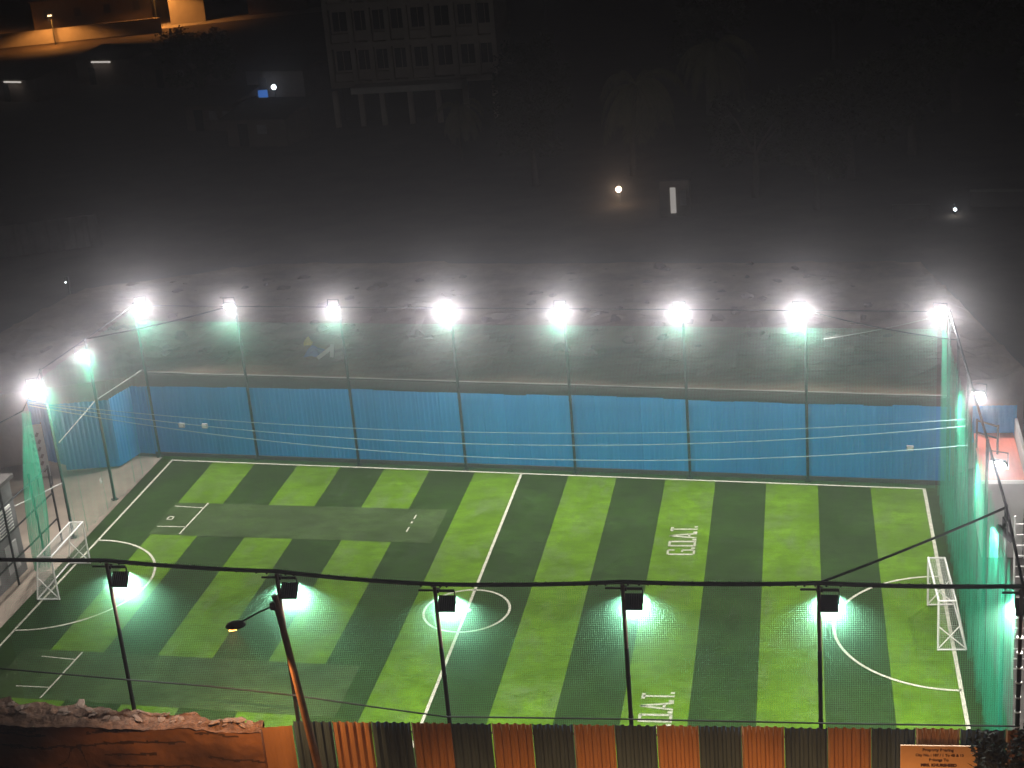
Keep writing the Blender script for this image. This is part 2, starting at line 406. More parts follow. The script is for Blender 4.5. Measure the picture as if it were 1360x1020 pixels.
def light_pole(label, x, y, rz, h=7.15, near=False, lamp=True, zl=6.5, power=1.0, off=0.33):
    r = thing('floodlight_pole', label, 'floodlight pole', (x, y, 0), rz, 'floodlight poles round the pitch')
    key = (round(h, 2), near)
    if key not in _pm: _pm[key] = mk_pole(h, (M['black'], M['pole2']) if near else (M['pole'], M['pole']))  # near poles: black below, brown in the top section
    link('pole', _pm[key], r)
    if lamp:
        if near: link('cross_bar', MESH_BAR, r, (0.02, 0.075, zl + 0.40))
        hs = link('floodlight', MESH_HOUS, r, (off, 0.10, zl))
        link('lens', MESH_LENS, hs); link('bracket', MESH_BRK, hs)
        d = Vector((0, math.cos(TILT), -math.sin(TILT)))
        area_lamp('flood_lamp', r, Vector((off, 0.10, zl)) + d * 0.075, d, 0.38, FLOOD_W * power, FLOOD_C, 0.36).data.spread = math.radians(155)
    return r
AF = PI - math.atan(0.109)                            # facing in from the far fence
light_pole('dark floodlight pole in the far left corner of the blue fence', -0.75, 18.15, AF + 0.45, h=7.2, power=1.15, zl=7.1, off=-0.3)
ords = ['first', 'second', 'third', 'fourth', 'fifth', 'sixth']
for i, (x, y) in enumerate([(3.97, 17.75), (8.76, 17.0), (13.57, 16.45), (18.26, 15.98), (22.98, 15.45), (27.62, 15.08)]):
    light_pole('dark floodlight pole against the blue fence, %s from its left corner pole' % ords[i], x, y, AF + (0.15, 0.02, 0.18, -0.02, 0.08, 0.14)[i], h=7.2, power=(0.75, 0.75, 1.2, 1.05, 1.0, 1.15)[i], zl=7.1, off=(0.20, 0.20, 0.16, 0.10, 0.12, 0.22)[i])
light_pole('dark floodlight pole at the far right corner, beside the blue fence end', 32.85, 14.3, AF - 0.12, h=7.2, power=0.95, zl=7.1)
light_pole('floodlight pole by the bare yard on the left, nearer the far corner', -0.95, 13.6, -PI / 2 - 0.75, power=0.6, zl=6.6, off=0.30)
light_pole('floodlight pole by the bare yard on the left, close behind the left goal', -1.15, 10.0, -PI / 2 - 1.15, power=0.9, zl=6.5, off=0.36)
light_pole('lampless pole in the right hand net, next to the far corner pole', 32.86, 11.15, PI / 2, lamp=False)
light_pole('floodlight pole in the right hand net beside the red roofed shed, farther one', 32.86, 7.75, PI / 2 + 1.15, power=0.7, zl=6.5, off=-0.40)
light_pole('floodlight pole in the right hand net beside the near edge of the red roof', 32.84, 2.05, PI / 2 + 1.15, power=0.7, zl=6.5, off=-0.40)
light_pole('floodlight pole in the right hand net, first one from the near right corner', 32.82, -2.5, PI / 2 + 0.1, power=0.7, zl=6.5, off=-0.36)
NP = [(9.05, 7.6, 'behind the broken mud wall, in front of the left goal area'), (13.8, 7.3, 'just behind the leaning street lamp'),
      (18.05, 6.95, 'in front of the centre circle'), (22.95, 7.05, 'beside the white lettering near the striped fence'),
      (27.83, 7.05, 'left of the right hand penalty arc'), (32.65, 7.0, 'in the near right corner wrapped with white ties')]
NYP = -6.95
for x, h, l in NP:
    light_pole('brown topped floodlight pole ' + l, x, NYP, 0.0, h, near=True, zl=h - 0.55, power=1.35 if x < 15 else 1.0, off=0.10 if x > 32 else 0.25)
bpy.context.view_layer.update()
for o in list(COL.objects):
    if o.name.startswith('floodlight_pole') and 'white ties' in o['label']: 
        for i in range(13):
            tz = MB(); tz.tube([(0, 0, 0.6 + 0.42 * i), (0, 0, 0.635 + 0.42 * i)], 0.075, M['white'], 10); tz.build('cable_tie', o)

# ------------------------------------------------------------------ blue fence, left fence, retaining wall
fx = [-1.0, 3.97, 8.76, 13.57, 18.26, 22.98, 27.62, 33.0]
bf = thing('corrugated_fence', 'tall blue corrugated sheet fence along the far side of the pitch', 'fence')
tops = [3.28, 3.34, 3.36, 3.33, 3.30, 3.26, 3.20, 3.22]
for i in range(7):
    m = MB(); x0, x1 = fx[i], fx[i + 1] - 0.004
    y0, y1 = FARF(x0) + 0.10, FARF(x1) + 0.10
    nseg = 5
    for j in range(nseg):                            # overlapping sheets with slightly uneven tops
        a0, a1 = j / nseg, (j + 1) / nseg
        xa, xb = x0 + (x1 - x0) * a0, x0 + (x1 - x0) * a1 - 0.003
        dz = random.uniform(-0.035, 0.035); zt0 = tops[i] + (tops[i + 1] - tops[i]) * a0 - 0.02 * (i % 2)
        m.corrugated((xa, y0 + (y1 - y0) * a0), (xb, y0 + (y1 - y0) * a1), 0.1, zt0 + dz, random.choice([M['blue'], M['blue2']]), 0.21, 0.013, jag=0.006)
    m.build('sheet_panel', bf)
m = MB()
for z in (0.25, 1.7, 3.0): m.tube([(-1, FARF(-1) + 0.16, z), (33, FARF(33) + 0.16, z)], 0.03, M['pole'], 6)
m.build('rail', bf)
m = MB(); m.prism([(-1, FARF(-1) + 0.03), (33, FARF(33) + 0.03), (33, FARF(33) + 0.085), (-1, FARF(-1) + 0.085)], 0, 0.16, M['dwall']); m.build('kerb', bf)

lf = thing('corrugated_fence', 'blue corrugated fence stepping away past the left corner of the yard', 'fence')
pts = [(-1.02, 18.36), (-1.8, 18.5), (-2.15, 17.0), (-4.5, 16.6), (-6.2, 17.4)]
for i in range(4):
    m = MB(); m.corrugated(pts[i], pts[i + 1], 0.05 if i != 3 else 0.3, 3.25 - 0.04 * i, M['blue'], 0.21, 0.022, jag=0.02); m.build('sheet_panel', lf)

rw = thing('retaining_wall', 'dark retaining wall with a pale edge behind the blue fence', 'wall')
m = MB(); m.prism([(-1.45, 19.72), (33.0, 15.16), (33.0, 15.42), (-1.45, 19.98)], -0.02, 3.36, M['dwall']); m.build('wall', rw)
m = MB(); m.tube([(-1.4, 19.74, 3.45)] + [(-1.4 + 34.4 * i / 30, 19.74 - 4.55 * i / 30, 3.45 + random.uniform(-.012, .012)) for i in range(1, 31)], 0.018, M['grope'], 6); m.build('edge_pipe', rw)

# ------------------------------------------------------------------ nets
def net(name, label, path, z0, z1, mt, fold=0.0, per=0.9, step=0.25, group=None, zt=None, phase=0.0):
    path = [Vector(p) for p in path]; seg = []
    for i in range(len(path) - 1):
        L = (path[i + 1] - path[i]).length; n = max(1, int(L / step))
        for j in range(n): seg.append(path[i].lerp(path[i + 1], j / n))
    seg.append(path[-1]); m = MB(); u = 0.0; prev = None; rows = 10
    cols = []
    for i, p in enumerate(seg):
        tq = (seg[min(i + 1, len(seg) - 1)] - seg[max(i - 1, 0)]).normalized(); nn = Vector((-tq.y, tq.x))
        if prev is not None: u += (p - prev).length
        prev = p; col = []
        for r in range(rows + 1):
            f = r / rows
            a = fold * (0.35 + 0.65 * (1 - f)) * (math.sin(u / per * 2 * PI + phase) + 0.6 * math.sin(u / (per * 0.43) * 2 * PI + 1.3 + 2.2 * f) + 0.3 * math.sin(u / (per * 2.7) * 2 * PI))
            top = z1 if zt is None else zt(u)
            q = p + nn * a; z = z0 + (top - z0) * f
            col.append(((q.x, q.y, z), (u * (1 + (0.6 if fold > 0.05 else 0)), z)))
        cols.append(col)
    for i in range(len(cols) - 1):
        for r in range(rows):
            A, B, C_, D_ = cols[i][r], cols[i + 1][r], cols[i + 1][r + 1], cols[i][r + 1]
            m.face([A[0], B[0], C_[0], D_[0]], mt, [A[1], B[1], C_[1], D_[1]])
    o = m.build(name); tag(o, label, 'net', group)
    return o
GN = 'green nets round the pitch'
nx = [p[0] for p in NP]; nh = [p[1] for p in NP]
def near_top(u):
    x = 5.6 + u
    for i in range(5):
        if x <= nx[i + 1] or i == 4:
            return nh[i] + (nh[i + 1] - nh[i]) * (x - nx[i]) / (nx[i + 1] - nx[i]) - 0.03
net('safety_net', 'thin green net hanging along the near touchline below the thick cable', [(5.6, NYP + 0.335), (32.6, NYP + 0.335)], 0.1, 7.0, M['net_near'], 0.008, 2.2, group=GN, zt=near_top)
net('safety_net', 'thin green net in front of the blue fence, hung between the far poles', [(-0.6, FARF(-0.6) - 0.5), (32.4, FARF(32.4) - 0.5)], 0.1, 6.5, M['net'], 0.02, 2.4, group=GN)
net('safety_net', 'heavily pleated green net down the right hand side behind the right goal', [(32.55, 14.0), (32.5, -6.5)], 0.1, 7.05, M['net_side'], 0.11, 0.8, 0.06, group=GN)
net('safety_net', 'green net on the left side between the yard poles and the far corner', [(-0.55, 17.7), (-0.78, 9.2)], 0.1, 7.05, M['net_side'], 0.07, 0.9, 0.06, group=GN)
m = MB(); rows = 14; n = 28; rr = [0.30 + 0.06 * math.sin(3 * i) for i in range(n)]
for r in range(rows):
    for i in range(n):
        def pt(r_, i_):
            f = r_ / rows; a = 2 * PI * (i_ % n) / n
            R_ = (0.20 + 0.17 * math.sin(PI * min(1, f * 1.1)) + 0.04 * math.sin(a * 7 + 2 * f)) * (1.25 - 0.55 * f)
            return (-1.0 + 0.62 * f + R_ * math.cos(a), 7.0 + R_ * math.sin(a), 0.15 + 6.4 * f)
        m.face([pt(r, i), pt(r, i + 1), pt(r + 1, i + 1), pt(r + 1, i)], M['net_dense'], [(i * .07, r * .5), (i * .07 + .07, r * .5), (i * .07 + .07, r * .5 + .5), (i * .07, r * .5 + .5)])
tag(m.build('gathered_net'), 'green net gathered into a hanging bundle behind the left goal', 'net', GN)

# ------------------------------------------------------------------ cables and ropes
def cable(name, label, pts, r, mt, cat='cable', group=None):
    m = MB(); m.tube(pts, r, mt, 6); return tag(m.build(name), label, cat, group)
cp = []
cz = [(1.0, 7.75)] + list(zip(nx, nh))
for i in range(len(cz) - 1):
    cp += sag((cz[i][0], NYP + 0.02, cz[i][1] + 0.06), (cz[i + 1][0], NYP + 0.02, cz[i + 1][1] + 0.06), 0.05, 10)[:-1]
cp.append(Vector((cz[-1][0] + 0.3, NYP + 0.02, cz[-1][1] + 0.05)))
cc = MB(); cc.tube(cp, 0.055, M['cable'], 6)
cw = thing('thick_cable', 'thick black cable strung along the tops of the near poles', 'cable')
cc.build('cable', cw)
for i in range(90):
    m = MB(); x = 8.0 + i * 0.275 + random.uniform(-.08, .08)
    m.box((x, NYP + 0.06, near_top(x - 5.6) + 0.03), (0.05, 0.10, 0.09), M['grope'] if i % 3 == 0 else M['cable'], Matrix.Rotation(random.uniform(-.5, .5), 3, 'Y'))
    m.build('lashing', cw)
cable('thin_cable', 'thin dark cable dipping low across the pitch just above the striped fence',
      [(2.0, -7.12, 4.55), (5.4, -7.12, 4.37), (9.1, -7.12, 4.09), (11.5, -7.12, 3.93), (13.87, -7.12, 3.70), (16, -7.12, 3.40), (18, -7.12, 3.14), (22.8, -7.12, 3.19), (27.8, -7.12, 3.20), (32.6, -7.12, 3.24)], 0.022, M['cable'])
cable('top_rope', 'rope along the tops of the far poles above the blue fence', [(-0.75, FARF(-1) - 0.2, 7.1)] + [(x, FARF(x) - 0.2, 7.1) for x in fx[1:-1]] + [(32.85, 14.35, 7.1)], 0.02, M['cable'])
cable('top_rope', 'dark rope along the top of the right hand net', [(32.85, 14.3, 7.1), (32.86, 11.15, 7.12), (32.86, 7.75, 7.1), (32.84, 2.05, 7.1), (32.82, -2.5, 7.1), (32.68, NYP, 7.05)], 0.04, M['cable'])
cable('top_rope', 'rope along the top of the net on the left side', [(-0.75, 18.15, 7.1), (-0.95, 13.6, 7.1), (-1.15, 10.0, 7.1), (-0.5, 7.0, 6.6), (-1.3, 2.0, 6.9)], 0.025, M['cable'])
cable('diagonal_cable', 'dark cable running diagonally from a near pole to the right hand net', sag((27.83, NYP, 7.12), (32.82, -2.5, 7.08), 0.05), 0.035, M['cable'])
cable('diagonal_cable', 'dark cable cutting the far right corner between two poles', sag((27.62, 15.0, 7.1), (32.86, 11.15, 7.1), 0.12), 0.025, M['cable'])
cable('diagonal_cable', 'dark cable cutting the far left corner between two poles', sag((3.97, 17.7, 7.12), (-0.95, 13.6, 7.12), 0.10), 0.03, M['cable'])
cable('guy_rope', 'pale rope crossing behind the upper right floodlight', sag((28.3, 14.8, 6.0), (32.8, 14.3, 7.05), 0.08), 0.014, M['grope'])
cable('guy_rope', 'pale rope slanting from the yard pole up to the left corner', [(-1.1, 10.2, 4.0), (-1.0, 13.6, 4.45), (-0.8, 17.9, 4.2)], 0.013, M['grope'])
cable('guy_rope', 'pale rope at the far left edge crossing the net bundle', sag((-1.15, 10.0, 2.4), (-3.2, 4.0, 2.9), 0.1), 0.02, M['grope'])
cable('span_rope', 'upper of the three pale ropes sagging across the pitch', sag((-0.9, 8.2, 6.5), (32.86, 7.75, 5.5), 0.85, 24), 0.012, M['rope'], 'rope', 'pale ropes spanning the pitch')
cable('span_rope', 'middle of the three pale ropes sagging across the pitch', sag((-0.9, 8.2, 6.45), (32.86, 7.75, 5.25), 1.15, 24), 0.014, M['rope'], 'rope', 'pale ropes spanning the pitch')
cable('span_rope', 'lowest of the three pale ropes sagging across the pitch', sag((-0.9, 8.2, 6.35), (32.86, 7.4, 4.7), 1.25, 24), 0.014, M['rope'], 'rope', 'pale ropes spanning the pitch')

# ------------------------------------------------------------------ goals
def goal(label, x, y, rz):
    # local: mouth faces +X, posts at y=+-1.45, back towards -X
    r = thing('goal', label, 'goal', (x, y, 0), rz, 'small white tube goals')
    W2, H, T, D = 1.45, 1.75, 0.52, 0.85; q = 0.033; Wm = M['white']
    for s in (-1, 1):
        m = MB(); m.tube([(0, s * W2, 0.02), (0, s * W2, H - q)], q, Wm, 8); m.build('post', r)
        m = MB(); m.tube([(-T, s * W2, H), (-D, s * W2, 0.05)], q * .85, Wm, 8); m.tube([(0.0, s * W2, H), (-T, s * W2, H)], q * .85, Wm, 8); m.tube([(-D, s * W2, 0.04), (0, s * W2, 0.04)], q * .85, Wm, 8); m.build('side_frame', r)
        m = MB(); m.tube([(0, s * W2, 0.06), (-T - .16, s * W2, H * .52)], q * .6, Wm, 6); m.tube([(-D + .03, s * W2, 0.1), (-0.02, s * W2, H * .48)], q * .6, Wm, 6); m.build('brace', r)
    m = MB(); m.tube([(0, -W2 - q, H), (0, W2 + q, H)], q, Wm, 8); m.build('crossbar', r)
    m = MB(); m.tube([(-T, -W2, H), (-T, W2, H)], q * .85, Wm, 8); m.tube([(-D, -W2, 0.04), (-D, W2, 0.04)], q * .85, Wm, 8); m.build('back_bar', r)
    m = MB(); N = M['goalnet']
    def sheet(a, b_, c, d):
        a, b_, c, d = map(Vector, (a, b_, c, d)); w = (b_ - a).length; h = (d - a).length
        m.face([a, b_, c, d], N, [(0, 0), (w, 0), (w, h), (0, h)])
    e = 0.035
    sheet((-D - e, -W2, .05), (-D - e, W2, .05), (-T - e, W2, H), (-T - e, -W2, H)); sheet((-T, -W2, H + e), (-T, W2, H + e), (0, W2, H + e), (0, -W2, H + e))
    for s in (-1, 1): sheet((0, s * (W2 + .01), .05), (-D, s * (W2 + .01), .05), (-T, s * (W2 + .01), H), (0, s * (W2 + .01), H))
    m.build('net', r)
    return r
goal('small white goal on the left, seen in front of the bare yard', 0.62, 6.3, 0.03)
goal('small white goal on the right, seen from above beside the pleated green net', 31.47, 3.55, PI + 0.03)

# ------------------------------------------------------------------ wall boxes, paper, scraps
for lb, x in (('small pale switch box on the blue fence, nearer the left corner', 0.53), ('small pale switch box on the blue fence, second from the left corner', 1.65), ('small pale switch box on the blue fence near the right corner', 31.5)):
    r = thing('switch_box', lb, 'switch box', (x, FARF(x) + 0.03, 1.5), -0.109, 'pale boxes on the blue fence')
    m = MB(); m.box((0, 0, 0), (0.26, 0.10, 0.20), M['wallgrey']); m.build('case', r); m = MB(); m.box((0, -0.055, 0), (0.2, 0.012, 0.14), M['white']); m.build('lid', r)
m = MB(); m.box((0, 0, 0), (0.012, 0.14, 0.22), M['white'], Matrix.Rotation(0.25, 3, 'X')); tag(m.build('paper_sheet', None, (-0.9, 12.6, 1.3)), 'white paper sheet caught in the left net above the yard', 'paper')
def rag(name, label, loc, mt, s, cat='cloth'):
    m = MB(); n = 5
    g = [[Vector((i / n * s[0] - s[0] / 2 + random.uniform(-.06, .06), j / n * s[1] - s[1] / 2 + random.uniform(-.06, .06), s[2] * math.sin(PI * i / n) * math.sin(PI * j / n) + random.uniform(0, .12))) for j in range(n + 1)] for i in range(n + 1)]
    for i in range(n):
        for j in range(n): m.face([g[i][j], g[i + 1][j], g[i + 1][j + 1], g[i][j + 1]], mt)
    return tag(m.build(name, None, loc), label, cat)
rag('cloth_heap', 'small yellow cloth lying on the dirt plateau', (5.5, 22.0, 3.75), M['yellow'], (0.35, 0.5, 0.35))
rag('cloth_heap', 'blue cloth heap below the yellow cloth on the dirt', (5.9, 21.5, 3.5), M['bluecl'], (0.7, 0.9, 0.35))
m = MB(); m.box((0, 0, 0.28), (0.9, 0.06, 0.16), M['wallgrey'], Matrix.Rotation(-0.6, 3, 'Y')); m.box((0.33, 0, 0.35), (0.16, 0.06, 0.6), M['wallgrey'], Matrix.Rotation(0.15, 3, 'Y'))
tag(m.build('broken_board', None, (6.6, 20.9, 3.5)), 'pale broken board propped on the dirt right of the blue cloth', 'board')
from mathutils import noise as NZ
def rock(mt, sx, sy, sz, seed):
    bm = bmesh.new(); bmesh.ops.create_icosphere(bm, subdivisions=2, radius=1.0)
    for v in bm.verts:
        d = 1 + 0.45 * NZ.noise(v.co * 1.3 + Vector((seed * 7.1, seed, 0)))
        v.co = Vector((v.co.x * sx * d, v.co.y * sy * d, v.co.z * sz * d))
    me = bpy.data.meshes.new('rubble'); bm.to_mesh(me); bm.free(); me.materials.append(mt); return me
rocks = [rock(M['stone'], 0.30, 0.24, 0.17, i) for i in range(4)]
bm = bmesh.new()
for i in range(260):
    y = random.uniform(20.5, 34); x = random.uniform(-8, 33)
    if y < 21.6 - 0.132 * (x + 1.4): y += 1.5
    tmp = rocks[i % 4]; s = random.choice([0.4, 0.6, 0.9, 1.3]) * random.uniform(.7, 1.2)
    n0 = len(bm.verts); bm.from_mesh(tmp); bm.verts.ensure_lookup_table()
    Mx = Matrix.Translation((x, y, 3.42)) @ Matrix.Rotation(random.uniform(0, 6), 4, 'Z') @ Matrix.Scale(s, 4)
    for v in bm.verts[n0:]: v.co = Mx @ v.co
me = bpy.data.meshes.new('rubble'); bm.to_mesh(me); bm.free(); me.materials.append(M['stone'])
o = link('rubble', me); o['kind'] = 'stuff'; o['label'] = 'grey brown rubble scattered over the dirt plateau'

# ------------------------------------------------------------------ striped near fence
sf = thing('striped_fence', 'corrugated fence of alternating orange and charcoal sheets in the foreground', 'fence')
x = 13.83; i = 0; FY = -7.42
while x < 36:
    w = 1.09
    m = MB(); m.corrugated((x + w - 0.012, FY + 0.02 * (x - 14) + 0.02 * (i % 2)), (x, FY + 0.02 * (x - 14) + 0.02 * (i % 2)), 0.05, 3.1 + random.uniform(-.012, .012), M['charcoal'] if i % 2 == 0 else M['orange'], 0.218, 0.055, jag=0.006)
    o = m.build('sheet_panel', sf)
    o['label'] = 'charcoal corrugated sheet' if i % 2 == 0 else 'orange corrugated sheet'
    x += w; i += 1
m = MB()
for z in (0.5, 1.6, 2.75): m.tube([(13.8, FY + 0.08, z), (36, FY + 0.52, z)], 0.03, M['pole'], 6)
m.build('rail', sf)

# ------------------------------------------------------------------ broken mud wall, bottom left
def mudwall():
    r = thing('broken_wall', 'cracked orange plastered wall with a crumbling top, bottom left', 'wall')
    def topz(x): return 3.02 + 0.10 * NZ.noise(Vector((x * .9, 3.3, 0))) + 0.06 * NZ.noise(Vector((x * 4, 1.1, 0)))
    def fy(x): return -7.72 + 0.0 * x + 0.10 * NZ.noise(Vector((x * .5, 9, 0)))
    def by(x): return -6.58 - 0.095 * (x - 4) + 0.22 * NZ.noise(Vector((x * 1.7, 5, 2))) + 0.1 * NZ.noise(Vector((x * 5, 5, 2)))
    m = MB(); n = 420; X0, X1 = 1.5, 13.0
    xs = [X0 + (X1 - X0) * i / n for i in range(n + 1)]
    zf = [i / 60 for i in range(61)]
    def fr(x, f):
        zt = topz(x) - 0.12; z = f * zt
        wav = 0.05 * NZ.noise(Vector((x * 1.2, z * 1.5, 4)))
        # horizontal wavy cracks between plaster courses
        return (x, fy(x) + wav * 0.6 + 0.008 * NZ.noise(Vector((x * 4, z * 5, 1))) - 0.10 * NZ.noise(Vector((x * .4, z * .7, 8))), z)
    def cracked(x, z):
        row = z / 0.36 + 0.9 * NZ.noise(Vector((x * .28, 2.2, z * .15))) + 0.16 * NZ.noise(Vector((x * 2.2, 7, 0)))
        k_ = math.floor(row); d = abs(row - k_ - 0.5)
        live = NZ.noise(Vector((x * .45, k_ * 3.7, 0))) > -0.12
        v_ = abs(NZ.noise(Vector((x * 1.1, z * .5, 11)))) < 0.012 and NZ.noise(Vector((x * .6, z * .6, 3))) > 0.25
        br = x < 6.6 and z > 2.15 and NZ.noise(Vector((x * 1.3, z * 1.5, 6))) > 0.02
        return (live and d < 0.085 + 0.05 * NZ.noise(Vector((x * 6, z, 1)))) or v_, br
    for a in range(n):
        for bq in range(60):
            q = [fr(xs[a], zf[bq]), fr(xs[a + 1], zf[bq]), fr(xs[a + 1], zf[bq + 1]), fr(xs[a], zf[bq + 1])]
            c_, br = cracked(q[0][0], q[0][2])
            if br:                                   # plaster gone, dark bricks show
                bx = (q[0][0] / .24 + .5 * (math.floor(q[0][2] / .13) % 2)) % 1; bz = (q[0][2] / .13) % 1
                m.face(q, M['crack'] if bx < .22 or bz < .3 else M['mudtop'])
            else: m.face(q, M['crack'] if c_ else M['mud'])
    m.face([(X1, fy(X1), 0), (X1, by(X1), 0), (X1, by(X1), topz(X1) - .1), (X1, fy(X1), topz(X1) - .1)], M['mud'])
    m.build('plaster_face', r, smooth=True)
    m = MB(); k_ = 16
    def tp(x, f):
        y0, y1 = fy(x), by(x); y = y0 + (y1 - y0) * f
        z = topz(x) - 0.12 + 0.16 * f + (0.10 * NZ.fractal(Vector((x * 2.6, y * 3.2, 0)), 1, 2, 5)) * (0.15 + math.sin(PI * min(1, f * 1.0)))
        return (x, y, z if f > 0 else topz(x) - 0.12)
    for a in range(n):
        for j in range(k_): m.face([tp(xs[a], j / k_), tp(xs[a + 1], j / k_), tp(xs[a + 1], (j + 1) / k_), tp(xs[a], (j + 1) / k_)], M['mudtop'])
        m.face([tp(xs[a], 1), tp(xs[a + 1], 1), (xs[a + 1], by(xs[a + 1]), 0), (xs[a], by(xs[a]), 0)], M['mudtop'])
    m.build('crumbling_top', r)
    for i in range(46):
        x = random.uniform(4.5, 12.7); f = random.uniform(.5, .97); q = tp(x, f)
        o = link('coping_stone', rocks[i % 4], r, (q[0], q[1], q[2] + 0.02)); s = random.uniform(.12, .5)
        o.scale = (s * 1.25, s, s * .5); o.rotation_euler = (random.uniform(-.3, .3), random.uniform(-.3, .3), random.uniform(0, 6))
    return r
mudwall()
m = MB(); m.corrugated((13.8, -7.47), (12.95, -7.62), 0.05, 2.98, M['orange'], 0.3, 0.012); tag(m.build('loose_sheet'), 'plain orange sheet with a dark patch leaning at the end of the mud wall', 'sheet')

# ------------------------------------------------------------------ sign board
sg = thing('sign_board', 'orange lit property notice board fixed to the striped fence', 'sign', (30.7, -7.62, 0), 0.02)
m = MB(); m.box((0, 0, 2.15), (1.86, 0.04, 1.6), M['sign']); m.build('board', sg)
def text(body, x, z, sz, wide=1.0, off=0.004):
    cu = bpy.data.curves.new('lettering', 'FONT'); cu.body = body; cu.size = sz; cu.align_x = 'CENTER'; cu.offset = off; cu.extrude = 0.002
    tmp = bpy.data.objects.new('lettering', cu); COL.objects.link(tmp); bpy.context.view_layer.update()
    me = bpy.data.meshes.new_from_object(tmp.evaluated_get(bpy.context.evaluated_depsgraph_get())); bpy.data.objects.remove(tmp)
    me.materials.clear(); me.materials.append(M['ink'])
    o = link('lettering', me, sg, (x, -0.025, z)); o.rotation_euler = (PI / 2, 0, 0); o.scale = (wide, 1, 1)
text('Property Bearing', -0.02, 2.80, 0.115, 0.95); text('City No. : 187 / 1 To 4B & 13', 0.02, 2.65, 0.105, 0.92); text('Belongs To', 0.0, 2.51, 0.11, 0.95); text('MRS. KHURSHEED', 0.0, 2.355, 0.115, 0.95, 0.007)

# ------------------------------------------------------------------ street lamp in front of the fence
sl = thing('street_lamp', 'leaning brown street lamp post with a lit lamp head on a long arm', 'street lamp')
m = MB(); m.tube([(14.98, -8.45, 0), (14.32, -8.6, 7.55)], 0.12, M['post'], 12, r2=0.08); m.box((14.97, -8.45, 0.03), (0.4, 0.4, 0.06), M['concrete']); m.build('post', sl)
m = MB(); m.tube([(14.36, -8.62, 7.30), (13.9, -8.78, 7.16), (13.42, -9.05, 6.98)], 0.022, M['pole'], 8); m.box((14.27, -8.66, 7.28), (0.14, 0.12, 0.2), M['pole2']); m.build('arm', sl)
bm = bmesh.new(); bmesh.ops.create_uvsphere(bm, u_segments=16, v_segments=10, radius=1)
for v in bm.verts:
    v.co = Vector((v.co.x * 0.26, v.co.y * 0.17, (v.co.z if v.co.z > 0 else v.co.z * .25) * 0.13))
me = bpy.data.meshes.new('lamp_head'); bm.to_mesh(me); bm.free(); me.materials.append(M['black'])
lh = link('lamp_head', me, sl, (13.36, -9.08, 6.93)); lh.rotation_euler = (0.1, 0, 0.35)
m = MB(); m.box((0, 0, 0), (0.18, 0.12, 0.03), M['sodium'], taper=1.1); m.build('lamp', lh, (-0.08, -0.05, -0.055))
ld = bpy.data.lights.new('sodium_lamp', 'SPOT'); ld.energy = 2600; ld.color = SODIUM_C; ld.spot_size = math.radians(125); ld.spot_blend = 0.3; ld.shadow_soft_size = 0.08
o = bpy.data.objects.new('sodium_lamp', ld); COL.objects.link(o); o.parent = sl; o.location = (13.3, -9.12, 6.8); o.rotation_euler = (math.radians(-20), math.radians(4), 0)

def road_lamp(label, x, y, h, power):
    r = thing('street_lamp', label, 'street lamp', (x, y, 0))
    m = MB(); m.tube([(0, 0, 0), (0, 0, h)], 0.11, M['pole2'], 10, r2=0.07); m.tube([(0, 0, h - .05), (0, .5, h + .2), (0, 1.1, h + .25)], 0.03, M['pole'], 6); m.build('post', r)
    m = MB(); m.box((0, 1.3, h + .24), (.24, .56, .12), M['black'], taper=.7); m.build('lamp_head', r)
    m = MB(); m.box((0, 1.3, h + .165), (.18, .4, .03), M['sodium']); m.build('lamp', r)
    ld = bpy.data.lights.new('sodium_lamp', 'SPOT'); ld.energy = power; ld.color = SODIUM_C; ld.spot_size = math.radians(160); ld.spot_blend = 0.4; ld.shadow_soft_size = 0.08
    o = bpy.data.objects.new('sodium_lamp', ld); COL.objects.link(o); o.parent = r; o.location = (0, 1.3, h + .1)
road_lamp('street lamp across the road, lighting the striped fence', 25.5, -19.8, 6.2, 13000)

# ------------------------------------------------------------------ vegetation
def crown_mesh(name, clumps, nleaf, size, mt, seed):
    rd = random.Random(seed); m = MB()
    for i in range(nleaf):
        c, r = rd.choice(clumps)
        d = Vector((rd.gauss(0, 1), rd.gauss(0, 1), rd.gauss(0, 1))).normalized() * (rd.random() ** 0.45) * r
        p = Vector(c) + Vector((d.x, d.y, d.z * .8)); s = size * rd.uniform(.5, 1.3)
        a = Vector((rd.gauss(0, 1), rd.gauss(0, 1), rd.gauss(0, .6))).normalized(); b_ = a.cross(Vector((rd.gauss(0, 1), rd.gauss(0, 1), rd.gauss(0, 1)))).normalized()
        m.face([p - a * s * .6, p + b_ * s * .28, p + a * s * .6, p - b_ * s * .28], mt)
    return m.mesh(name)
def tree_meshes(seed, R):
    rd = random.Random(seed); cl = []
    for i in range(16):
        a = rd.uniform(0, 2 * PI); q = R * math.sqrt(rd.random()) * .8
        cl.append(((q * math.cos(a), q * math.sin(a), R * rd.uniform(.9, 2.0)), R * rd.uniform(.22, .5)))
    cm = crown_mesh('crown', cl, 2600, 0.34, M['leaf'], seed)
    m = MB(); m.tube([(0, 0, -0.1), (.1, .05, R * .6), (0, .1, R * 1.1)], R * .085, M['bark'], 8, r2=R * .05)
    for c, r in cl[:7]: m.tube([(0, .1, R * .9), Vector(c) * .6 + Vector((0, 0, R * .45)), c], R * .035, M['bark'], 6, r2=R * .012)
    return cm, m.mesh('trunk')
TM = [tree_meshes(s, 3.2) for s in (11, 12, 13)]
def tree(label, x, y, i, s, rz):
    r = thing('tree', label, 'tree', (x, y, -0.03), rz, 'dark trees behind the dirt plateau'); r.scale = (s, s, s)
    link('crown', TM[i % 3][0], r); link('trunk', TM[i % 3][1], r)
